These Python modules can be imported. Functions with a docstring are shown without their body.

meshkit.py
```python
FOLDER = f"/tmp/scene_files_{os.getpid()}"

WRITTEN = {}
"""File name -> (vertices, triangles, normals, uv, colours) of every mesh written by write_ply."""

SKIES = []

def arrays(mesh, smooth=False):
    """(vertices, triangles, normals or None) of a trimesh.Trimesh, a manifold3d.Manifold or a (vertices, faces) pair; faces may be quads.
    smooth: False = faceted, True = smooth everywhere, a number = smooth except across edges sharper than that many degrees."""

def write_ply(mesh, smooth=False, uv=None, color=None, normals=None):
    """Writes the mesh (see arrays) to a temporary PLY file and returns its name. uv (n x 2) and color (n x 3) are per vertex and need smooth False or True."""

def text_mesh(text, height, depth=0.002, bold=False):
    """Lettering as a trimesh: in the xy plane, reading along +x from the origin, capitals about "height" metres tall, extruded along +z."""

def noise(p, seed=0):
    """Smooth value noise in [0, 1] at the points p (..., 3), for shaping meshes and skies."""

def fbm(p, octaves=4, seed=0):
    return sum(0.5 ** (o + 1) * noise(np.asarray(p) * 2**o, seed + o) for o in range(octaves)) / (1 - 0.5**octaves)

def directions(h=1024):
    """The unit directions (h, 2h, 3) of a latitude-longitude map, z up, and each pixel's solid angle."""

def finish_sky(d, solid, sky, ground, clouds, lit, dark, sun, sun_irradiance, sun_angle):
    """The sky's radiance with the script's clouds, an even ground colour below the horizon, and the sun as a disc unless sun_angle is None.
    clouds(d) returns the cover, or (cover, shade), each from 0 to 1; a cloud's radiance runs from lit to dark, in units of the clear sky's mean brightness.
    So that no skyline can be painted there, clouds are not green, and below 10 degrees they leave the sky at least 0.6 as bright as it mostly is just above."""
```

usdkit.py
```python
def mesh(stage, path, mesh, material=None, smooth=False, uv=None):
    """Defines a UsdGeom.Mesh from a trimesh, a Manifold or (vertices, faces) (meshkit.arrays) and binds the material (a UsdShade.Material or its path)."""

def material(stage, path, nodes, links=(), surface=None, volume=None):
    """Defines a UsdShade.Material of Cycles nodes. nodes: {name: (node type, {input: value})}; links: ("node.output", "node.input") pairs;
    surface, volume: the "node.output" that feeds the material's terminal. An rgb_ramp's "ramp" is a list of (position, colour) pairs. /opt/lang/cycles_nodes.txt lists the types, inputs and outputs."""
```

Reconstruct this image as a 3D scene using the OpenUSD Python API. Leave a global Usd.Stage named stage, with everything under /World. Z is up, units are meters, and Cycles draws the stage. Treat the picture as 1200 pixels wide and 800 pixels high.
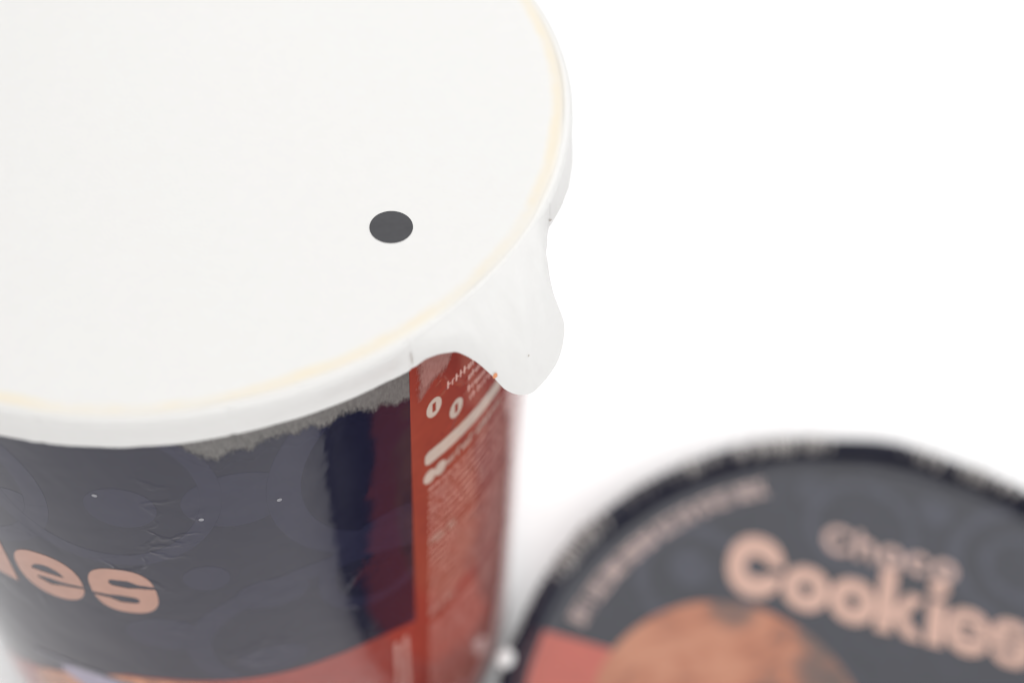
import math, random
import numpy as np
import trimesh
import usdkit, meshkit
from shapely.geometry import Polygon, Point, LineString, box
from shapely import affinity
from shapely.ops import unary_union
from pxr import Usd, UsdGeom, UsdLux, Gf, Sdf

random.seed(4)
rng = np.random.default_rng(4)
stage = Usd.Stage.CreateInMemory()
UsdGeom.SetStageUpAxis(stage, UsdGeom.Tokens.z)
UsdGeom.SetStageMetersPerUnit(stage, 1.0)
UsdGeom.Xform.Define(stage, '/World')
UsdGeom.Scope.Define(stage, '/World/Looks')

R = 0.045            # radius of the tall can's rolled rim, metres
TOP = 2.62 * R       # height of the white membrane above the table

# ------------------------------------------------------------------ camera
PITCH, ROLL, YAW = 0.9039, 0.0708, 0.3394
EYE = np.array([0.0, -2.6813, 2.2912]) * R + [0, 0, TOP]
fw = np.array([math.sin(YAW) * math.cos(PITCH), math.cos(YAW) * math.cos(PITCH), -math.sin(PITCH)])
rt = np.array([math.cos(YAW), -math.sin(YAW), 0.0])
up = np.cross(rt, fw)
rt, up = math.cos(ROLL) * rt + math.sin(ROLL) * up, -math.sin(ROLL) * rt + math.cos(ROLL) * up
cam = UsdGeom.Camera.Define(stage, '/World/camera')
cam.AddTransformOp().Set(Gf.Matrix4d(*rt, 0, *up, 0, *(-fw), 0, *EYE, 1))
cam.CreateHorizontalApertureAttr(36.0)
cam.CreateVerticalApertureAttr(24.0)
cam.CreateFocalLengthAttr(48.0)
cam.CreateFStopAttr(9.8)
cam.CreateFocusDistanceAttr(3.17 * R)
cam.CreateClippingRangeAttr(Gf.Vec2f(0.005, 50.0))
cam.CreateExposureAttr(0.0)


# ------------------------------------------------------------------ lamps
def softbox(name, eye, target, w, h, intensity, color=(1, 1, 1)):
    L = UsdLux.RectLight.Define(stage, '/World/' + name)
    eye, target = np.array(eye, float), np.array(target, float)
    z = eye - target
    z /= np.linalg.norm(z)
    x = np.cross([0, 0, 1.0], z)
    x /= np.linalg.norm(x)
    y = np.cross(z, x)
    L.AddTransformOp().Set(Gf.Matrix4d(*x, 0, *y, 0, *z, 0, *eye, 1))
    L.CreateWidthAttr(w)
    L.CreateHeightAttr(h)
    L.CreateIntensityAttr(intensity)
    L.CreateColorAttr(Gf.Vec3f(*color))


softbox('key_softbox', (0.22, 0.30, 0.52), (0.07, -0.02, 0.02), 0.80, 0.66, 2.6, (1.0, 0.997, 0.99))
softbox('front_softbox', (-0.08, -0.62, 0.66), (0.02, 0.0, 0.08), 0.90, 0.55, 4.65, (1.0, 0.987, 0.978))
softbox('fill_softbox', (-0.60, -0.20, 0.50), (0.0, -0.02, 0.05), 0.5, 0.6, 0.9, (1.0, 0.985, 0.97))
softbox('side_softbox', (0.85, -0.22, 0.32), (0.08, -0.05, 0.05), 0.5, 0.5, 3.6, (0.98, 0.99, 1.0))

# ------------------------------------------------------------------ helpers
used = {}


def path(name, parent='/World'):
    key = (parent, name)
    k = used.get(key, 0)
    used[key] = k + 1
    return f'{parent}/{name}' + (f'_{k:03d}' if k else '')


def tag(p, label=None, cat=None, group=None, kind=None):
    p = p.GetPrim() if hasattr(p, 'GetPrim') else p
    for k, v in (('label', label), ('category', cat), ('group', group), ('kind', kind)):
        if v:
            p.SetCustomDataByKey(k, v)
    return p


def thing(name, label, cat, loc=(0, 0, 0)):
    x = UsdGeom.Xform.Define(stage, path(name))
    x.AddTranslateOp().Set(Gf.Vec3d(*map(float, loc)))
    tag(x, label, cat)
    return str(x.GetPath())


def part(name, mesh, mat, parent, smooth=30, label=None, kind=None):
    p = path(name, parent)
    m = usdkit.mesh(stage, p, mesh[:2] if isinstance(mesh, tuple) else mesh, mat, smooth=smooth, uv=mesh[3] if isinstance(mesh, tuple) and len(mesh) > 3 else None)
    if isinstance(mesh, tuple) and len(mesh) > 2:
        m.GetNormalsAttr().Set([Gf.Vec3f(*map(float, q)) for q in mesh[2]])
    tag(m, label=label, kind=kind)
    return p


def grid_faces(n, m, closed=True):
    """quads of an n (around) x m (along) grid of vertices, index i*m+j"""
    i = np.arange(n if closed else n - 1)
    j = np.arange(m - 1)
    i, j = np.meshgrid(i, j, indexing='ij')
    k = (i + 1) % n
    return np.stack([i * m + j, k * m + j, k * m + j + 1, i * m + j + 1], -1).reshape(-1, 4)


def tri(q):
    return np.vstack([q[:, [0, 1, 2]], q[:, [0, 2, 3]]])


def lathe(profile, n=360):
    pr = np.array(profile, float)
    a = np.linspace(0, 2 * np.pi, n, endpoint=False)
    v = np.stack([np.outer(np.cos(a), pr[:, 0]), np.outer(np.sin(a), pr[:, 0]), np.tile(pr[:, 1], (n, 1))], -1).reshape(-1, 3)
    return v, tri(grid_faces(n, len(pr)))


def smoothstep(a, b, x):
    t = np.clip((np.asarray(x, float) - a) / (b - a), 0, 1)
    return t * t * (3 - 2 * t)


def flat(poly, edge):
    """2-D polygon -> fine triangulation"""
    vs, fs, n = [], [], 0
    for g in getattr(poly, 'geoms', [poly]):
        if g.is_empty or g.area < 1e-12:
            continue
        v, f = trimesh.creation.triangulate_polygon(g, engine='earcut')
        v3 = np.column_stack([v, np.zeros(len(v))])
        v3, f = trimesh.remesh.subdivide_to_size(v3, f, edge, max_iter=20)
        vs.append(v3[:, :2])
        fs.append(f + n)
        n += len(v3)
    return np.vstack(vs), np.vstack(fs)


# ------------------------------------------------------------------ materials
def mat(name, nodes, links, surface='p.BSDF'):
    return usdkit.material(stage, '/World/Looks/' + name, nodes, links, surface=surface)


WR = dict(  # the wrinkled laminate: one bump field in world space, shared by the label and all its print
    geo=('geometry', {}),
    map=('mapping', {'scale': (1.0, 1.0, 0.75)}),
    n1=('noise_texture', {'scale': 140.0, 'detail': 2.0, 'roughness': 0.5, 'distortion': 0.3}),
    n2=('noise_texture', {'scale': 2200.0, 'detail': 2.0, 'roughness': 0.6}),
    nd=('noise_texture', {'scale': 240.0, 'detail': 2.0}),
    wd=('vector_math', {'math_type': 'multiply_add', 'vector2': (0.006, 0.006, 0.006)}),
    vo=('voronoi_texture', {'feature': 'distance_to_edge', 'scale': 115.0, 'randomness': 1.0}),
    cr=('map_range', {'range_type': 'smoothstep', 'from_min': 0.0, 'from_max': 0.07, 'to_min': 1.0, 'to_max': 0.0, 'clamp': True}),
    nm=('noise_texture', {'scale': 75.0, 'detail': 1.0}),
    ms=('map_range', {'range_type': 'smoothstep', 'from_min': 0.52, 'from_max': 0.66, 'to_min': 0.0, 'to_max': 0.36, 'clamp': True}),
    cm=('math', {'math_type': 'multiply'}),
    a=('math', {'math_type': 'multiply_add', 'value2': 0.008}),
    a2=('math', {'math_type': 'add'}),
    b=('bump', {'strength': 1.0, 'distance': 0.00014}),
)
WRL = [('geo.position', 'map.vector'), ('map.vector', 'n1.vector'), ('map.vector', 'n2.vector'), ('geo.position', 'nd.vector'), ('geo.position', 'nm.vector'),
       ('nd.color', 'wd.vector1'), ('geo.position', 'wd.vector3'), ('wd.vector', 'vo.vector'), ('vo.distance', 'cr.value'), ('nm.fac', 'ms.value'),
       ('cr.result', 'cm.value1'), ('ms.result', 'cm.value2'), ('n2.fac', 'a.value1'), ('n1.fac', 'a.value3'), ('a.value', 'a2.value1'), ('cm.value', 'a2.value2'),
       ('a2.value', 'b.height'), ('b.normal', 'p.normal')]


def label_mat(name, color, rough=0.07, mottle=0.06, spec=0.43):
    nodes = dict(WR)
    nodes['n3'] = ('noise_texture', {'scale': 420.0, 'detail': 4.0, 'roughness': 0.6})
    c = np.array(color)
    nodes['r3'] = ('rgb_ramp', {'ramp': [(0.3, c * (1 - mottle)), (0.7, c * (1 + mottle))]})
    nodes['p'] = ('principled_bsdf', {'roughness': rough, 'specular_ior_level': spec})
    return mat(name, nodes, WRL + [('geo.position', 'n3.vector'), ('n3.fac', 'r3.fac'), ('r3.color', 'p.base_color')])


M_navy = label_mat('navy_label', (0.0115, 0.0115, 0.027))
M_navy2 = label_mat('navy_motif', (0.0185, 0.0185, 0.041))
M_red = label_mat('red_label', (0.255, 0.043, 0.031))
M_redp = label_mat('red_band', (0.27, 0.045, 0.034))
M_salmon = label_mat('salmon_print', (0.40, 0.22, 0.165))
M_cream = label_mat('cream_print', (0.50, 0.41, 0.355))
M_small = label_mat('small_print', (0.68, 0.42, 0.37))
M_lilac = label_mat('lilac_print', (0.30, 0.27, 0.36))
M_greyp = label_mat('grey_print', (0.10, 0.10, 0.13))
M_choc = label_mat('cookie_print', (0.40, 0.17, 0.09), mottle=0.45)

# dull scuffed strip where the laminate has come off: rough, with fine upright fibres
def scuff_mat(name, c0, c1, soft):
    return mat(name, {
        'geo': ('geometry', {}), 'map': ('mapping', {'scale': (1.0, 1.0, 0.35)}), 'tc': ('texture_coordinate', {}), 'sep': ('separate_xyz', {}),
        'n': ('noise_texture', {'scale': 3000.0, 'detail': 3.0, 'roughness': 0.7}),
        'n2': ('noise_texture', {'scale': 700.0, 'detail': 4.0, 'roughness': 0.65}),
        'r': ('rgb_ramp', {'ramp': [(0.3, c0), (0.7, c1)]}),
        'b': ('bump', {'strength': 0.6, 'distance': 0.00006}),
        'e1': ('math', {'math_type': 'multiply_add', 'value2': 0.55 * soft, 'value3': -0.275 * soft}), 'e2': ('math', {'math_type': 'multiply_add', 'value2': 0.5 * soft, 'value3': -0.25 * soft}),
        's1': ('math', {'math_type': 'add'}), 's2': ('math', {'math_type': 'add'}),
        'k': ('map_range', {'range_type': 'smoothstep', 'from_min': 0.0, 'from_max': 0.5 * soft, 'to_min': 0.0, 'to_max': 0.93, 'clamp': True}),
        't': ('transparent_bsdf', {}), 'mix': ('mix_closure', {}),
        'p': ('principled_bsdf', {'roughness': 0.5, 'specular_ior_level': 0.4})},
        [('geo.position', 'map.vector'), ('map.vector', 'n.vector'), ('map.vector', 'n2.vector'), ('n.fac', 'r.fac'), ('r.color', 'p.base_color'), ('n.fac', 'b.height'), ('b.normal', 'p.normal'),
         ('tc.UV', 'sep.vector'), ('n.fac', 'e1.value1'), ('n2.fac', 'e2.value1'), ('sep.y', 's1.value1'), ('e1.value', 's1.value2'), ('s1.value', 's2.value1'), ('e2.value', 's2.value2'),
         ('s2.value', 'k.value'), ('k.result', 'mix.fac'), ('t.BSDF', 'mix.closure1'), ('p.BSDF', 'mix.closure2')], surface='mix.closure')


M_scuff = scuff_mat('scuffed_grey', (0.10, 0.096, 0.092), (0.18, 0.172, 0.165), 0.06)
M_scuffr = scuff_mat('scuffed_pink', (0.30, 0.125, 0.105), (0.37, 0.18, 0.16), 0.075)

# white paper of the membrane, with the yellowish stain that follows the rim
M_paper = mat('membrane_paper', {
    'geo': ('geometry', {}), 'sep': ('separate_xyz', {}),
    'xx': ('math', {'math_type': 'multiply'}), 'yy': ('math', {'math_type': 'multiply'}), 'sum': ('math', {'math_type': 'add'}), 'rad': ('math', {'math_type': 'sqrt'}),
    'nz': ('noise_texture', {'scale': 90.0, 'detail': 4.0, 'roughness': 0.6}),
    'jit': ('math', {'math_type': 'multiply_add', 'value2': 0.0016, 'value3': -0.0008}),
    'radj': ('math', {'math_type': 'add'}),
    'off': ('math', {'math_type': 'subtract', 'value2': 0.9685 * R}),
    'abs': ('math', {'math_type': 'absolute'}),
    'mask': ('map_range', {'range_type': 'smoothstep', 'from_min': 0.0001, 'from_max': 0.0012, 'to_min': 1.0, 'to_max': 0.0, 'clamp': True}),
    'patch': ('map_range', {'range_type': 'smoothstep', 'from_min': 0.25, 'from_max': 0.7, 'to_min': 0.25, 'to_max': 1.0, 'clamp': True}),
    'amount': ('math', {'math_type': 'multiply'}),
    'fib': ('noise_texture', {'scale': 700.0, 'detail': 5.0, 'roughness': 0.65}),
    'base': ('rgb_ramp', {'ramp': [(0.3, (0.622, 0.619, 0.609)), (0.7, (0.633, 0.630, 0.620))]}),
    'stain': ('mix', {'mix_type': 'mix', 'color2': (0.66, 0.60, 0.49)}),
    'fine': ('noise_texture', {'scale': 1800.0, 'detail': 3.0, 'roughness': 0.6}),
    'wav': ('noise_texture', {'scale': 120.0, 'detail': 2.0, 'roughness': 0.5}),
    'hsum': ('math', {'math_type': 'multiply_add', 'value2': 4.0}),
    'b': ('bump', {'strength': 1.0, 'distance': 0.000012}),
    'p': ('principled_bsdf', {'roughness': 0.42, 'specular_ior_level': 0.35})},
    [('geo.position', 'sep.vector'), ('sep.x', 'xx.value1'), ('sep.x', 'xx.value2'), ('sep.y', 'yy.value1'), ('sep.y', 'yy.value2'),
     ('xx.value', 'sum.value1'), ('yy.value', 'sum.value2'), ('sum.value', 'rad.value1'), ('geo.position', 'nz.vector'), ('nz.fac', 'jit.value1'),
     ('rad.value', 'radj.value1'), ('jit.value', 'radj.value2'), ('radj.value', 'off.value1'), ('off.value', 'abs.value1'), ('abs.value', 'mask.value'),
     ('nz.fac', 'patch.value'), ('mask.result', 'amount.value1'), ('patch.result', 'amount.value2'), ('geo.position', 'fib.vector'), ('fib.fac', 'base.fac'),
     ('base.color', 'stain.color1'), ('amount.value', 'stain.fac'), ('stain.color', 'p.base_color'),
     ('geo.position', 'fine.vector'), ('geo.position', 'wav.vector'), ('wav.fac', 'hsum.value1'), ('fine.fac', 'hsum.value3'), ('hsum.value', 'b.height'), ('b.normal', 'p.normal')])


def plain(name, color, rough=0.5, spec=0.5, nscale=500.0, var=0.08, bump=0.0):
    c = np.array(color)
    nodes = {'geo': ('geometry', {}), 'n': ('noise_texture', {'scale': nscale, 'detail': 4.0, 'roughness': 0.6}),
             'r': ('rgb_ramp', {'ramp': [(0.3, c * (1 - var)), (0.7, c * (1 + var))]}),
             'p': ('principled_bsdf', {'roughness': rough, 'specular_ior_level': spec})}
    links = [('geo.position', 'n.vector'), ('n.fac', 'r.fac'), ('r.color', 'p.base_color')]
    if bump:
        nodes['b'] = ('bump', {'strength': 1.0, 'distance': bump})
        links += [('n.fac', 'b.height'), ('b.normal', 'p.normal')]
    return mat(name, nodes, links)


M_table = plain('white_table', (0.925, 0.925, 0.93), 0.6, 0.3, 300.0, 0.01)
M_black = plain('black_ink', (0.036, 0.036, 0.041), 0.5, 0.3, 900.0, 0.12)
M_crease = plain('paper_crease', (0.42, 0.38, 0.35), 0.7, 0.2)
M_orange = plain('orange_fleck', (0.62, 0.27, 0.14), 0.7, 0.2)
M_speck = plain('white_speck', (0.26, 0.26, 0.28), 0.8, 0.2)
M_card = plain('bare_cardboard', (0.45, 0.36, 0.27), 0.8, 0.2)
M_rim = mat('black_rim', {   # black film, glints painted pale on its pleat crests (uv.x = how strong)
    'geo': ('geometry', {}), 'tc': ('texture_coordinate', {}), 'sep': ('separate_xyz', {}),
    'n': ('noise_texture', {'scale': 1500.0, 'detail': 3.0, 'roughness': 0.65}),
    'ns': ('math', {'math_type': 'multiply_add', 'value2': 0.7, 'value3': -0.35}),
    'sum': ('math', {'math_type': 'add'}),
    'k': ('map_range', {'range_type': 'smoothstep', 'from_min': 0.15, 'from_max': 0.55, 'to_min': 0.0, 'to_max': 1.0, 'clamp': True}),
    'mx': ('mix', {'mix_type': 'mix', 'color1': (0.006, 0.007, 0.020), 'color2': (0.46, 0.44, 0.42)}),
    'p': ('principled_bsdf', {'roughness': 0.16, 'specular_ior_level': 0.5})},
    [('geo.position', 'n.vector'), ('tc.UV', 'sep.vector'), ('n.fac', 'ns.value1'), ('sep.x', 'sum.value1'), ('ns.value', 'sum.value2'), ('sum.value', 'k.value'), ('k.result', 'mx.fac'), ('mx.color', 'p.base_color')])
M_lidnavy = plain('lid_navy', (0.0125, 0.0135, 0.024), 0.16, 0.42, 260.0, 0.25)
M_lidmotif = plain('lid_motif', (0.027, 0.029, 0.046), 0.16, 0.42, 260.0, 0.2)
M_lidred = plain('lid_red', (0.37, 0.066, 0.042), 0.16, 0.5, 260.0, 0.05)
M_lidtext = plain('lid_text', (0.45, 0.275, 0.215), 0.16, 0.5, 260.0, 0.04)
M_lidthin = plain('lid_thin_text', (0.42, 0.28, 0.24), 0.16, 0.5, 260.0, 0.04)
M_lidarc = plain('lid_small_text', (0.46, 0.34, 0.31), 0.16, 0.5, 260.0, 0.04)
M_glint = plain('glint_white', (0.75, 0.75, 0.75), 0.4, 0.5)  # pale colour of the added rim highlight
M_cookie = mat('cookie_photo', {
    'geo': ('geometry', {}), 'map': ('mapping', {'rotation': (0, 0, 0.5), 'scale': (0.55, 1.3, 1.0)}),
    'n': ('noise_texture', {'scale': 120.0, 'detail': 6.0, 'roughness': 0.68, 'distortion': 1.0}),
    'n2': ('noise_texture', {'scale': 48.0, 'detail': 2.0, 'roughness': 0.5}),
    'av': ('math', {'math_type': 'multiply_add', 'value2': 0.55}), 'sc': ('math', {'math_type': 'multiply', 'value2': 0.5}),
    'r': ('rgb_ramp', {'ramp': [(0.40, (0.06, 0.034, 0.027)), (0.465, (0.17, 0.062, 0.034)), (0.52, (0.31, 0.098, 0.042)), (0.60, (0.38, 0.150, 0.078))]}),
    'v': ('voronoi_texture', {'scale': 70.0, 'randomness': 1.0}),
    'chip': ('map_range', {'range_type': 'smoothstep', 'from_min': 0.18, 'from_max': 0.40, 'to_min': 0.8, 'to_max': 0.0, 'clamp': True}),
    'mx': ('mix', {'mix_type': 'mix', 'color2': (0.075, 0.042, 0.034)}),
    'p': ('principled_bsdf', {'roughness': 0.16})},
    [('geo.position', 'map.vector'), ('map.vector', 'n.vector'), ('geo.position', 'n2.vector'), ('geo.position', 'v.vector'), ('n2.fac', 'sc.value1'), ('n.fac', 'av.value1'), ('sc.value', 'av.value3'), ('av.value', 'r.fac'),
     ('v.distance', 'chip.value'), ('chip.result', 'mx.fac'), ('r.color', 'mx.color1'), ('mx.color', 'p.base_color')])

# ------------------------------------------------------------------ the table
tb = trimesh.creation.box([3.0, 3.0, 0.02])
tb.apply_translation([0.3, 0.4, -0.01])
t = usdkit.mesh(stage, path('table'), tb, M_table)
tag(t, 'smooth white table top under the two containers', 'table', kind='structure')

# ------------------------------------------------------------------ lettering outlines (unit x-height, baseline at 0)
def sup(cx, cy, a, b, n=2.35, k=120):
    th = np.linspace(0, 2 * np.pi, k, endpoint=False)
    c, s = np.cos(th), np.sin(th)
    return Polygon(np.stack([cx + a * np.sign(c) * abs(c) ** (2 / n), cy + b * np.sign(s) * abs(s) ** (2 / n)], 1))


def taper(pts, widths):
    """a brush stroke of changing width"""
    d = []
    for (p, w), (q, v) in zip(list(zip(pts, widths))[:-1], list(zip(pts, widths))[1:]):
        d.append(unary_union([Point(p).buffer(w), Point(q).buffer(v)]).convex_hull)
    return unary_union(d)


def glyph(ch):
    if ch == 'o':
        return sup(0.5, 0.5, 0.5, 0.51, 2.15) - sup(0.5, 0.5, 0.15, 0.17, 2.0), 1.0
    if ch == 'C':
        return sup(0.6, 0.70, 0.62, 0.72, 2.15) - taper([(0.62, 0.70), (0.9, 0.70), (1.3, 0.70)], [0.24, 0.10, 0.09]), 1.22
    if ch == 'e':
        g = sup(0.46, 0.5, 0.46, 0.51, 2.3)
        lens = (Point(0.46, 0.50).buffer(0.235, 32) & box(0, 0.560, 1, 1))
        slit = taper([(0.30, 0.385), (0.45, 0.37), (0.60, 0.385), (1.0, 0.43)], [0.03, 0.075, 0.04, 0.018])
        return g - lens - slit, 0.92
    if ch == 's':
        g = sup(0.42, 0.5, 0.42, 0.51, 2.6)
        u = taper([(0.34, 0.69), (0.50, 0.675), (0.62, 0.645), (0.95, 0.61)], [0.07, 0.085, 0.042, 0.024])
        w = taper([(-0.1, 0.37), (0.22, 0.345), (0.36, 0.315), (0.52, 0.305)], [0.024, 0.038, 0.080, 0.070])
        return g - u - w, 0.84
    if ch == 'k':
        g = unary_union([box(0, 0, 0.36, 1.48), Polygon([(0.30, 0.48), (0.62, 1.0), (1.02, 1.0), (0.62, 0.50), (1.06, 0), (0.64, 0)])])
        return g.buffer(-0.05).buffer(0.05), 1.04
    if ch == 'i':
        return unary_union([box(0.02, 0, 0.38, 1.0), sup(0.2, 1.30, 0.21, 0.20, 2.1)]), 0.40
    if ch == 'h':
        return unary_union([box(0, 0, .36, 1.48), sup(.5, .5, .5, .51, 2.3) & box(0, .4, 1, 1.1), box(.64, 0, 1, .6)]), 1.0
    raise KeyError(ch)


def word(text, xh, gap=0.12):
    """list of (char, polygon) along +x from 0; xh = x-height; returns also the width"""
    out, x = [], 0.0
    for ch in text:
        g, w = glyph(ch)
        out.append((ch, affinity.scale(affinity.translate(g, x, 0), xh, xh, origin=(0, 0))))
        x += w + gap
    return out, (x - gap) * xh


def thin_word(text, xh, pen, gap=0.22):
    """light monoline lettering"""
    out, x = [], 0.0
    for ch in text:
        th = lambda a, b, n=48: np.radians(np.linspace(a, b, n))
        if ch == 'o':
            L, w = [LineString([(0.5 + 0.5 * math.cos(t), 0.5 + 0.5 * math.sin(t)) for t in th(0, 360)])], 1.0
        elif ch == 'c':
            L, w = [LineString([(0.5 + 0.5 * math.cos(t), 0.5 + 0.5 * math.sin(t)) for t in th(42, 318)])], 0.92
        elif ch == 'C':
            L, w = [LineString([(0.7 + 0.7 * math.cos(t), 0.7 + 0.7 * math.sin(t)) for t in th(42, 318)])], 1.25
        elif ch == 'h':
            L, w = [LineString([(0, 0), (0, 1.45)]), LineString([(0, 0.5)] + [(0.42 + 0.42 * math.cos(t), 0.58 + 0.42 * math.sin(t)) for t in th(170, 0)] + [(0.84, 0)])], 0.84
        g = unary_union([l.buffer(pen / xh) for l in L])
        out.append((ch, affinity.scale(affinity.translate(g, x, 0), xh, xh, origin=(0, 0))))
        x += w + gap
    return out, (x - gap) * xh


# ------------------------------------------------------------------ the tall can (its own frame: axis at the origin, base at z = 0)
can = thing('cookie_can', 'tall navy cookie can with red side panel, sealed by white paper lid with pull tab', 'can')
RB = 0.945 * R
ZS = 0.0216 * R      # the print heights were read on a slightly slimmer wall
prof = [(0.0, 0.10), (0.80, 0.10), (0.86, 0.09), (0.885, 0.0), (0.927, 0.0), (0.947, 0.015), (0.951, 0.045), (0.949, 0.075), (0.945, 0.09)]
part('base_rim', lathe([(a * R, b * R) for a, b in prof]), M_navy, can)
zz = np.concatenate([np.linspace(0.085, 2.50, 60), [2.54, 2.565, 2.58]])
rr = np.concatenate([np.full(60, 0.945), [0.947, 0.953, 0.964]])
body = part('body', lathe(np.stack([rr * R, zz * R], 1), 720), M_navy, can, smooth=True)


def turn(a):
    return -math.pi / 2 + (a + math.pi / 2) * 0.972


def on_can(poly, lift=0.00002, edge=0.0016):
    """polygon given in (arc length along the wall, height below the membrane, metres; x = RB*phi) wrapped on the wall"""
    v, f = flat(poly, edge)
    ph = turn(v[:, 0] / RB)
    r = RB + lift
    return np.stack([r * np.cos(ph), r * np.sin(ph), TOP + ZS + v[:, 1]], 1), f, np.stack([np.cos(ph), np.sin(ph), 0 * ph], 1)


def A(deg):
    return math.radians(deg) * RB


# swoosh between navy and red (phi in degrees, z in rim radii)
sw = [(-64.1, -1.462), (-66, -1.448), (-70, -1.424), (-75, -1.408), (-82, -1.400), (-90, -1.402), (-100, -1.396), (-110, -1.385), (-118, -1.395),
      (-126, -1.46), (-136, -1.58), (-146, -1.71), (-156, -1.86), (-166, -2.06), (-176, -2.3)]
lower = [(A(p), z * R) for p, z in sw] + [(A(-176), -2.50 * R), (A(-64.1), -2.50 * R)]
part('red_band', on_can(Polygon(lower)), M_redp, can, smooth=True)
part('red_side_panel', on_can(box(A(-64.1), -2.50 * R, A(62), -0.11 * R)), M_red, can, smooth=True)

# tone-on-tone motifs of the label: rings and blobs
def ring(ph, z, a, b, w):
    o = affinity.scale(Point(0, 0).buffer(1, 48), a * R, b * R) - affinity.scale(Point(0, 0).buffer(1, 48), (a - w) * R, (b - w) * R)
    return affinity.translate(o, A(ph), z * R)


def blob(ph, z, a, b):
    return affinity.translate(affinity.scale(Point(0, 0).buffer(1, 32), a * R, b * R), A(ph), z * R)


navy_area = Polygon([(A(p), (z + 0.012) * R) for p, z in sw] + [(A(-176), -0.12 * R), (A(-64.6), -0.12 * R)])
motifs = [ring(-66, -0.50, 0.36, 0.40, 0.085), ring(-112, -0.40, 0.30, 0.33, 0.05), ring(-80, -1.20, 0.42, 0.36, 0.07), blob(-108.5, -0.46, 0.085, 0.085),
          blob(-92, -0.46, 0.13, 0.11), blob(-89.5, -0.93, 0.10, 0.075), blob(-99, -0.80, 0.06, 0.06), blob(-91.5, -1.30, 0.10, 0.075), blob(-108, -1.10, 0.11, 0.09),
          ring(-140, -0.45, 0.34, 0.34, 0.06), blob(-141, -0.42, 0.11, 0.11), ring(-70, -0.98, 0.20, 0.22, 0.05), blob(-125, -0.52, 0.06, 0.06), blob(-150, -1.2, 0.12, 0.10), ring(-156, -0.95, 0.30, 0.32, 0.06)]
done = Polygon()
for mo in motifs:
    g = (mo & navy_area) - done.buffer(0.00002)
    done = done | mo
    if not g.is_empty:
        part('label_motif', on_can(g, 0.00001), M_navy2, can, smooth=True)

# "Cookies" on the wall; its end is what the frame shows
glyphs, wid = word('Cookies', 0.224 * R, 0.105)
x1 = A(-107.3)
for ch, g in glyphs:
    g = affinity.scale(g, 0.93, 1, origin=(0, 0))
    g = affinity.translate(g, x1 - wid * 0.93, -0.983 * R)
    part('letter_' + (ch if ch != 'C' else 'capital_c'), on_can(g, 0.00003, 0.0012), M_salmon, can, smooth=True)
# picture printed below the swoosh: rim of a lilac cup, cookie
cookie = affinity.translate(affinity.scale(Point(0, 0).buffer(1, 64), 0.52 * R, 0.44 * R), A(-112), -1.84 * R) & Polygon(lower).buffer(-0.0002)
part('printed_cookie', on_can(cookie, 0.00004), M_choc, can, smooth=True)
cup = affinity.rotate(affinity.scale(Point(0, 0).buffer(1, 48), 0.25 * R, 0.085 * R), -12)
part('printed_cup', on_can(affinity.translate(cup, A(-117.5), -1.55 * R), 0.00005), M_lilac, can, smooth=True)
arc = LineString([(A(-137), -1.47 * R), (A(-131), -1.445 * R), (A(-124), -1.44 * R), (A(-117), -1.47 * R), (A(-112), -1.53 * R), (A(-109), -1.60 * R)]).buffer(0.014 * R)
part('printed_cup_edge', on_can(arc, 0.00006), M_greyp, can, smooth=True)

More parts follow.
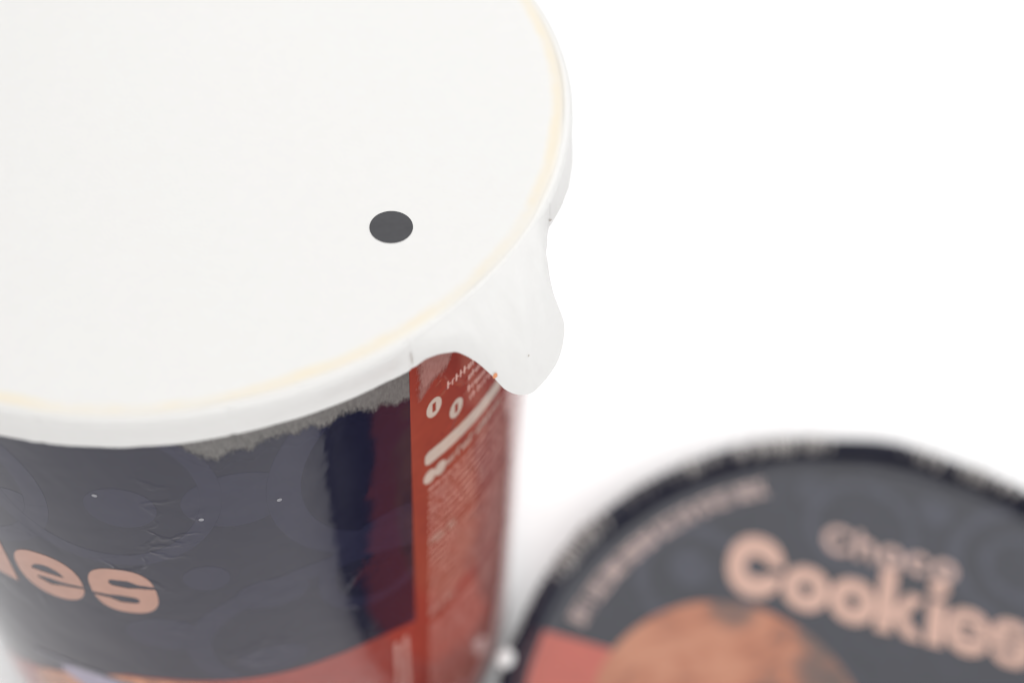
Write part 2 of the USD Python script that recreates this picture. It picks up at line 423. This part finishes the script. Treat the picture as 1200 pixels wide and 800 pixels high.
# red panel: symbols, cream bar, lines of small print too small to read
for ph, z in ((-59.4, -0.435), (-54.4, -0.520)):
    c = affinity.translate(affinity.scale(Point(0, 0).buffer(1, 32), 0.026 * R, 0.037 * R), A(ph), z * R)
    s = affinity.translate(box(-0.006 * R, -0.018 * R, 0.006 * R, 0.018 * R), A(ph), z * R)
    part('round_symbol', on_can(c - s, 0.00004, 0.001), M_cream, can, smooth=True)
bar = box(A(-61.4), -0.670 * R, A(-20), -0.610 * R).buffer(-0.02 * R).buffer(0.02 * R)
part('cream_bar', on_can(bar, 0.00004), M_cream, can, smooth=True)


def print_line(x0, x1, y, h, gaps=0.16):
    """a row of tiny letter-like marks in words"""
    boxes, x = [], x0
    while x < x1:
        n = rng.integers(2, 9)
        for _ in range(n):
            w = h * rng.uniform(0.45, 0.7)
            k = rng.random()
            if x + w > x1:
                break
            hh = h * (1.0 if k > 0.7 else 0.72)
            boxes.append((x, y, w * 0.78, hh, k))
            x += w
        x += h * 0.32
    return boxes


def marks_mesh(boxes, lift):
    polys = []
    for x, y, w, hh, k in boxes:
        s = w * 0.36
        if k < 0.45:      # ring-like
            polys += [box(x, y, x + s, y + hh), box(x + w - s, y, x + w, y + hh), box(x + s, y, x + w - s, y + s * 0.8)]
        elif k < 0.75:    # stem and arm
            polys += [box(x, y, x + s, y + hh), box(x + s, y + hh - s, x + w, y + hh)]
        else:
            polys += [box(x, y, x + s * 1.2, y + hh), box(x + s * 1.2, y + hh * 0.4, x + w, y + hh * 0.4 + s)]
    vs, fs, n = [], [], 0
    for p in polys:
        c = np.array(p.exterior.coords)[:4]
        vs.append(c)
        fs.append(np.array([[0, 2, 1], [0, 3, 2]]) + n)
        n += 4
    v, f = np.vstack(vs), np.vstack(fs)
    ph = turn(v[:, 0] / RB)
    P = np.stack([(RB + lift) * np.cos(ph), (RB + lift) * np.sin(ph), TOP + ZS + v[:, 1]], 1)
    # face outward
    a, b, c = P[f[:, 0]], P[f[:, 1]], P[f[:, 2]]
    nn = np.cross(b - a, c - a)
    flip = (nn[:, 0] * a[:, 0] + nn[:, 1] * a[:, 1]) < 0
    f[flip] = f[flip][:, ::-1]
    return P, f, np.stack([np.cos(ph), np.sin(ph), 0 * ph], 1)


for k, (x0, z, h) in enumerate([(-56.6, -0.405, 0.030), (-51.6, -0.450, 0.026), (-51.6, -0.500, 0.026), (-51.0, -0.545, 0.026)]):
    part('small_print_line', marks_mesh(print_line(A(x0), A(-22), z * R, h * R), 0.00004), M_small, can, smooth=True)
for k, ph in enumerate((-60.4, -58.0)):
    part('bold_mark', on_can(blob(ph, -0.728, 0.022, 0.030), 0.00004, 0.001), M_cream, can, smooth=True)
part('small_print_line', marks_mesh(print_line(A(-56.5), A(-40), -0.742 * R, 0.034 * R), 0.00004), M_cream, can, smooth=True)
z = -0.80
k = 0
while z > -2.30:
    start = -60.6
    if k in (8, 20):
        part('small_print_line', marks_mesh(print_line(A(start), A(-53), z * R, 0.036 * R), 0.00004), M_cream, can, smooth=True)
    elif k != 21:
        part('small_print_line', marks_mesh(print_line(A(start), A(-14 - 6 * rng.random()), z * R, 0.0195 * R), 0.00004), M_small, can, smooth=True)
    z -= 0.0355
    k += 1
# small upright strip of print on the red band
strip = [(A(-69.2) + 0.030 * R * i, 0) for i in range(3)]
for i in range(2):
    bx = print_line(1.52 * R, 2.25 * R, 0, 0.022 * R)
    bx2 = [(A(-69.0) + 0.034 * R * i, -x - w, hh, w, k) for x, y, w, hh, k in bx]
    part('upright_print_line', marks_mesh(bx2, 0.00004), M_small, can, smooth=True)

# scuffed strip under the lid's skirt; uv.y is the distance above its worn lower edge
def scuff(phis, lows, lift, pad):
    n, k = 400, 14
    ph = np.linspace(phis[0], phis[-1], n)
    low = np.interp(ph, phis, lows) + 0.045 * (meshkit.fbm(np.stack([ph * 0.45, 0 * ph, 0 * ph], 1), 4, 3) - 0.5)
    t = np.linspace(0, 1, k)
    z = (low[:, None] - pad) * (1 - t) + -0.110 * t
    side = np.minimum(ph - phis[0], 99)[:, None] * 0.02
    uv = np.stack([np.broadcast_to(ph[:, None], z.shape), np.minimum(z - low[:, None], side - 0.02)], -1).reshape(-1, 2)
    a = turn(np.radians(ph))[:, None] + 0 * z
    P = np.stack([(RB + lift) * np.cos(a), (RB + lift) * np.sin(a), TOP + ZS + z * R], -1).reshape(-1, 3)
    N = np.stack([np.cos(a), np.sin(a), 0 * a], -1).reshape(-1, 3)
    return P, tri(grid_faces(n, k, False)), N, uv


part('scuffed_strip', scuff([-101.5, -99, -97, -94, -90, -86, -82, -77, -72, -67, -64.15], [-0.10, -0.19, -0.245, -0.285, -0.275, -0.265, -0.27, -0.275, -0.285, -0.315, -0.33], 0.00003, 0.03), M_scuff, can, smooth=True)
part('scuffed_strip', scuff([-64.1, -62, -60, -57, -54.5, -52.5], [-0.37, -0.37, -0.36, -0.33, -0.28, -0.10], 0.00005, 0.05), M_scuffr, can, smooth=True, label='pinkish scuffed strip on the red panel')
for ph, z in ((-111.5, -0.41), (-97.5, -0.52), (-86.0, -0.50)):
    part('dust_speck', on_can(blob(ph, z, 0.0065, 0.0065), 0.00004, 0.0006), M_speck, can, smooth=True)

# ------------------------------------------------------------------ white paper lid: flat membrane, rolled rim, folded skirt, pull tab
TABC = -53.0
tab_pts = [(-71, 0.074), (-69, 0.075), (-67.5, 0.072), (-65.3, 0.058), (-62.1, 0.076), (-59.94, 0.127), (-58.7, 0.184), (-57.96, 0.232), (-56.7, 0.264), (-54.3, 0.287), (-52.6, 0.290), (-50.7, 0.287),
           (-48.1, 0.274), (-46.8, 0.260), (-45.6, 0.233), (-44.7, 0.160), (-43.3, 0.104), (-41.5, 0.074), (-39, 0.076), (-37, 0.078)]


def tab_alpha(d):
    return np.radians(84 - 29 * smoothstep(16.5, 9.5, abs(d - TABC)))


def skirt_len(d):
    base = 0.070 + 0.006 * (meshkit.fbm(np.stack([d * 0.06, 0 * d, 0 * d], -1), 3, 8) - 0.5)
    from scipy.interpolate import PchipInterpolator
    tp = np.array(tab_pts)
    inside = PchipInterpolator(tp[:, 0], tp[:, 1])(np.clip(d, tp[0, 0], tp[-1, 0]))
    w = smoothstep(-71, -69.5, d) * smoothstep(-37, -38.5, d)
    return base * (1 - w) + inside * w


phi = np.unique(np.concatenate([np.arange(-180, -74, 0.6), np.arange(-74, -34, 0.08), np.arange(-34, 180, 0.6)]))
flat_r = np.concatenate([[0.0], np.linspace(0.03, 0.93, 24), [0.945, 0.955, 0.962, 0.970, 0.979]])
flat_z = np.where(flat_r < 0.94, -0.006, np.interp(flat_r, [0.94, 0.955, 0.965, 0.972], [-0.006, -0.0066, -0.0066, -0.006]))
NB, NS = 12, 22
P = np.zeros((len(phi), len(flat_r) + NB + NS, 3))
for i, d in enumerate(phi):
    a = math.radians(d)
    al = float(tab_alpha(d))
    T = float(skirt_len(np.array([d]))[0])
    wob = 0.004 * (meshkit.noise(np.array([d * 0.11, 0, 0]), 5) - 0.5)
    # rolled rim: arc from the groove up and over, until the tangent points down by al
    rb = 0.020 - 0.007 * float(smoothstep(18, 11, abs(d - TABC)))
    ang = np.linspace(math.radians(105), math.pi / 2 - al, NB)
    cr, cz = 0.979 + rb * 0.2588 + (0.020 - rb) * 0.9, -0.006 - rb * 0.9659
    br = cr + rb * np.cos(ang) * (1 + 0 * ang)
    bz = cz + rb * np.sin(ang)
    tt = np.linspace(0, T, NS + 1)[1:]
    u = tt / max(T, 1e-9)
    inn = 0.5 * smoothstep(0.0, 0.06, tt) * (1 - smoothstep(16.5, 9.5, abs(d - TABC)))   # the skirt tucks in below the rim
    curl = 0.009 * smoothstep(16.5, 9.5, abs(d - TABC)) * (np.sin(u * math.pi) * 1.0 - 0.35 * u)   # gentle bow of the tab
    sr = br[-1] + tt * math.cos(al) - inn * 0.012 + curl * math.sin(al)
    sz = bz[-1] - tt * math.sin(al) + curl * math.cos(al)
    # loose, slightly standing-off paper right of the tab
    flare = 0.020 * math.exp(-((d - 6) / 12.0) ** 2) + 0.012 * math.exp(-((d + 28) / 7.0) ** 2)
    wr = 0.005 * (meshkit.fbm(np.stack([np.full(NS, d * 0.30), tt * 9, 0 * tt], 1), 3, 2) - 0.5)
    wr = wr + 0.007 * np.exp(-((d + 48 + 28 * tt) / 2.2) ** 2) - 0.004 * np.exp(-((d + 44 + 10 * tt) / 1.6) ** 2)
    sr = sr + (flare + wr) * smoothstep(0, 0.05, tt)
    r = np.concatenate([flat_r, br, sr])
    zz_ = np.concatenate([flat_z, bz + wob, sz + wob])
    P[i] = np.stack([r * math.cos(a), r * math.sin(a), zz_], 1)
# creases pressed into the skirt at both ends of the tab
for dc, depth in ((-67.2, 0.003), (-36.6, 0.002), (-113, 0.003), (-90.5, 0.003)):
    w = np.exp(-((phi - dc) / 0.35) ** 2)[:, None]
    k = np.zeros(P.shape[1])
    k[len(flat_r) + 6:] = 1
    rad = np.hypot(P[..., 0], P[..., 1])
    sc = 1 - depth * w * k / np.maximum(rad, 0.1)
    P[..., 0] *= sc
    P[..., 1] *= sc
n, m = P.shape[:2]
V = P.reshape(-1, 3) * R + [0, 0, TOP]
F = tri(grid_faces(n, m))
F = F[:, ::-1] if np.cross(V[F[0, 1]] - V[F[0, 0]], V[F[0, 2]] - V[F[0, 0]])[2] < 0 else F
# second side of the sheet, one paper thickness inward
_, _, N = meshkit.arrays((V, F), True)
ctr = np.arange(n) * m
N[ctr] = [0, 0, 1]
up_sign = 1.0 if N[5 * m + 10, 2] > 0 else -1.0
N = N * up_sign
N[ctr] = [0, 0, 1]
Fo = F if up_sign > 0 else F[:, ::-1]
V2 = V - N * 0.00022
Fi = Fo[:, ::-1] + len(V)
e = np.arange(n) * m + m - 1
e2 = np.roll(e, -1)
Fe = np.vstack([np.stack([e, e + len(V), e2 + len(V)], 1), np.stack([e, e2 + len(V), e2], 1)])
VV = np.vstack([V, V2])
NN = np.vstack([N, -N])
FF = np.vstack([Fo, Fi, Fe])
cen = VV[FF].mean(1)
fd = np.degrees(np.arctan2(cen[:, 1], cen[:, 0]))
low = cen[:, 2] < TOP - 0.062 * R
is_tab = low & (fd > -66.0) & (fd < -39.5)


def sub(mask, name, label=None):
    f = FF[mask]
    idx, inv = np.unique(f, return_inverse=True)
    p = path(name, can)
    me = usdkit.mesh(stage, p, (VV[idx], inv.reshape(-1, 3)), M_paper, smooth=True)
    me.GetNormalsAttr().Set([Gf.Vec3f(*map(float, x)) for x in NN[idx]])
    tag(me, label)
    return p


lidp = sub(~is_tab, 'paper_lid')
tabp = sub(is_tab, 'pull_tab')
dot = Point(0.4275 * R, -0.5905 * R).buffer(0.0495 * R, 48)
v, f = flat(dot, 0.001)
part('printed_dot', (np.column_stack([v, np.full(len(v), TOP - 0.006 * R + 0.00006)]), f), M_black, can, smooth=True)


def on_skirt(d, t):
    """a point on the outer face of the skirt or tab, pushed out a hair"""
    i = int(np.argmin(abs(phi - d)))
    j = len(flat_r) + NB + int(np.clip(round(t * NS) - 1, 0, NS - 1))
    q = i * m + j
    return V[q], N[q]


def fleck(name, d, t, a, b, rot, mt):
    c, nrm = on_skirt(d, t)
    x = np.cross([0, 0, 1.0], nrm)
    x /= np.linalg.norm(x)
    y = np.cross(nrm, x)
    pts = []
    k = 14
    for q in range(k):
        th = 2 * np.pi * q / k
        rr_ = 1 + 0.35 * (rng.random() - 0.5)
        px, py = a * math.cos(th) * rr_, b * math.sin(th) * rr_
        px, py = px * math.cos(rot) - py * math.sin(rot), px * math.sin(rot) + py * math.cos(rot)
        pts.append(c + nrm * 0.00012 + x * px + y * py)
    vv = np.vstack([[c + nrm * 0.00014], pts])
    ff = np.array([[0, 1 + q, 1 + (q + 1) % k] for q in range(k)])
    part(name, (vv, ff), mt, can, smooth=True)


fleck('torn_fleck', -58.4, 0.90, 0.00034, 0.00022, 1.1, M_orange)
fleck('torn_fleck', -53.5, 0.66, 0.00012, 0.00010, 0.2, M_crease)
fleck('paper_crease', -67.1, 0.55, 0.00006, 0.0009, 0.06, M_crease)
fleck('paper_crease', -36.4, 0.72, 0.00030, 0.00010, -0.4, M_crease)
fleck('paper_crease', -36.9, 0.90, 0.00016, 0.00012, 0.4, M_crease)

# ------------------------------------------------------------------ the low container beside it, seen from above: crinkled dark rim and printed lid
K = (2.2912 + 2.47) / (2.2912 + 1.0827)     # label coordinates were read on another plane; same rays, this plane
CX, CY = 1.998 * R, (-2.6813 + (2.6813 - 1.767) * 1.407) * R
tub = thing('round_lid', 'low round black lid with crinkled rim and printed cookie picture lying beside the tall can', 'lid', (CX, CY, 0))
RF, RY = 1.425 / 1.449, 0.026 * R      # rim scale and shift against the label frame
na = 2400
an = np.linspace(0, 2 * np.pi, na, endpoint=False)
pr = np.array([(1.405, 0.0), (1.425, 0.004), (1.430, 0.03), (1.430, 0.10), (1.432, 0.150), (1.442, 0.166), (1.449, 0.182), (1.445, 0.198), (1.434, 0.209), (1.418, 0.216),
               (1.402, 0.222), (1.391, 0.224), (1.383, 0.220), (1.378, 0.208), (1.370, 0.180), (1.360, 0.156), (1.350, 0.150)])
cr = np.stack([np.cos(an) * 40, np.sin(an) * 40, 0 * an], 1)
deg = (np.degrees(an) + 90) % 360 - 90
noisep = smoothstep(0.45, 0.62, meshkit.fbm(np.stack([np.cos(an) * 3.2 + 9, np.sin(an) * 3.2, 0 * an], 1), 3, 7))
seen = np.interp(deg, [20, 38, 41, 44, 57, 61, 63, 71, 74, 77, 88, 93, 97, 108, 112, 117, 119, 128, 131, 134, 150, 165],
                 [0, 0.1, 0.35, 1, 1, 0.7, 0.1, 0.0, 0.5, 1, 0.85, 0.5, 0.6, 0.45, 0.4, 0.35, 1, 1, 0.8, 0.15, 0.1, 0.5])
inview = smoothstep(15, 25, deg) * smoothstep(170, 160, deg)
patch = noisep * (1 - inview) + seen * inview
fold = np.zeros(na)
th_ = 0.0
while th_ < 2 * np.pi:                       # single pinched folds of uneven width and height
    wd_ = rng.uniform(0.006, 0.015)
    d_ = np.abs((an - th_ + np.pi) % (2 * np.pi) - np.pi)
    fold += rng.choice([0.35, 0.7, 1.0, 1.3]) * np.maximum(0, 1 - d_ / wd_) ** 1.3
    th_ += wd_ * rng.uniform(1.1, 2.5)
rid = (fold - 0.4) * (0.2 + 0.8 * patch)
big = meshkit.fbm(cr * 0.16, 3, 21) - 0.5
wgt = np.interp(np.arange(len(pr)), [0, 3, 5, 8, 11, 14, 16], [0.2, 0.8, 1.0, 1.0, 0.9, 0.4, 0.0])
rr2 = pr[None, :, 0] + wgt * (0.013 * rid[:, None] + 0.020 * big[:, None])
zz2 = pr[None, :, 1] + np.interp(np.arange(len(pr)), [0, 4, 7, 9, 12, 16], [0, 0, 0.5, 1, 0.7, 0]) * (0.018 * rid[:, None] + 0.02 * big[:, None])
Vr = np.stack([rr2 * RF * np.cos(an)[:, None], rr2 * RF * np.sin(an)[:, None] + RY / R, zz2], -1).reshape(-1, 3) * R
glint = (np.clip(fold, 0, 1.2) / 1.2)[:, None] * patch[:, None] * np.interp(np.arange(len(pr)), [4, 6, 8, 12, 13, 15], [0.0, 0.35, 0.9, 1.0, 0.8, 0])[None, :]  # where glints on the fold crests are painted into the rim colour
glint = glint * (0.75 + 0.6 * meshkit.noise(cr * 0.5, 31))[:, None]
Fr = tri(grid_faces(na, len(pr)))
_, _, Nr = meshkit.arrays((Vr, Fr), True)
part('crinkled_rim', (Vr, Fr, Nr, np.stack([glint.reshape(-1), 0 * glint.reshape(-1)], 1)), M_rim, tub, smooth=True)
PZ = 0.150 * R
v, f = flat(Point(0, RY).buffer(1.352 * R * RF, 180), 0.004)
part('lid_panel', (np.column_stack([v, np.full(len(v), PZ)]), f), M_lidnavy, tub, smooth=True)
TA = math.radians(-32)


def on_lid(poly, lift, edge=0.003):
    """polygon in label units (x' along the text, y' across), laid on the panel"""
    v, f = flat(poly, edge / R / K)
    c, s = math.cos(TA), math.sin(TA)
    x, y = (v[:, 0] * c - v[:, 1] * s) * K * R, (v[:, 0] * s + v[:, 1] * c) * K * R
    return np.column_stack([x, y, np.full(len(v), PZ + lift)]), f


edge = affinity.rotate(Point(0, RY / R / K).buffer(1.35 * RF / K, 180), 32, origin=(0, 0))
part('red_section', on_lid(edge & box(-2, -0.52, 2, 0.142), 0.00003), M_lidred, tub, smooth=True)
mots = [Point(x, y).buffer(a, 40) - Point(x, y).buffer(a - w, 40) for x, y, a, w in ((0.30, 0.72, 0.20, 0.035), (0.30, 0.72, 0.11, 0.03), (-0.15, 0.72, 0.16, 0.03), (0.62, 0.50, 0.22, 0.04), (-0.58, 0.42, 0.17, 0.035), (0.55, 0.2, 0.14, 0.03))]
mots += [Point(x, y).buffer(a, 32) for x, y, a in ((-0.6, 0.45, 0.06), (0.45, 0.80, 0.05), (-0.30, 0.80, 0.05), (0.63, 0.52, 0.08), (0.52, 0.28, 0.07), (0.05, 0.84, 0.05))]
done = box(-2, -2, 2, 0.142)
for mo in mots:
    g = (mo & edge) - done.buffer(0.002)
    done = done | mo
    if not g.is_empty:
        part('label_motif', on_lid(g, 0.00002), M_lidmotif, tub, smooth=True)
ck = affinity.scale(Point(0, 0).buffer(1, 96), 0.368, 0.368)
cv = np.array(ck.exterior.coords)
th = np.arctan2(cv[:, 1], cv[:, 0])
sc = 1 + 0.025 * (meshkit.fbm(np.stack([np.cos(th) * 2.5 + 5, np.sin(th) * 2.5, 0 * th], 1), 3, 2) - 0.5)
ck = affinity.translate(Polygon(cv * sc[:, None]), -0.41, 0.01)
part('printed_cookie', on_lid(ck, 0.00006), M_cookie, tub, smooth=True)
glyphs, wid = word('Cookies', 0.138, 0.02)
for ch, g in glyphs:
    g = affinity.scale(g, 0.8415 / wid, 1, origin=(0, 0))
    g = affinity.translate(g, -0.5015, 0.408)
    part('letter_' + (ch if ch != 'C' else 'capital_c'), on_lid(g, 0.00006), M_lidtext, tub, smooth=True)
glyphs, wid = thin_word('Choco', 0.050, 0.0095, 0.55)
for ch, g in glyphs:
    g = affinity.translate(g, -0.242, 0.623)
    part('thin_letter_' + (ch if ch != 'C' else 'capital_c'), on_lid(g, 0.00007), M_lidthin, tub, smooth=True)
# small print running round the edge
a0, a1, rad = math.radians(167.5), math.radians(120), 0.888
a = a0
while a > a1:
    for _ in range(int(rng.integers(3, 8))):
        k = rng.random()
        w, h = 0.0155, 0.052
        g = [box(0, 0, 0.006, h), box(0.0105, 0, 0.0165, h)] if k < 0.4 else [box(0, 0, 0.005, h), box(0, h - 0.006, 0.0145, h), box(0, 0.016, 0.012, 0.022)] if k < 0.7 else [box(0, 0, 0.0145, 0.006), box(0, h - 0.006, 0.0145, h), box(0, 0, 0.005, h)]
        g = affinity.rotate(affinity.translate(unary_union(g), 0, rad - h / 2), math.degrees(a) - 90, origin=(0, 0))
        part('small_letter', on_lid(g, 0.00004), M_lidarc, tub, smooth=True)
        a -= 0.0195 / rad
        if a < a1:
            break
    a -= 0.009 / rad
# whitish bead, added as a highlight on the rim next to the tall can
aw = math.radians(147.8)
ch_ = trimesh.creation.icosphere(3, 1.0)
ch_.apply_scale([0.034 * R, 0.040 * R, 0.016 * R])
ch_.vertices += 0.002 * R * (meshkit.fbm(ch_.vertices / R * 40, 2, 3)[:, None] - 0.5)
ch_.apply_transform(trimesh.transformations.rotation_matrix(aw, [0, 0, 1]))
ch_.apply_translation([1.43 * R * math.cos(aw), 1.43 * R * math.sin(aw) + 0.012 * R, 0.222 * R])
part('rim_glint_spot', ch_, M_glint, tub, smooth=True)
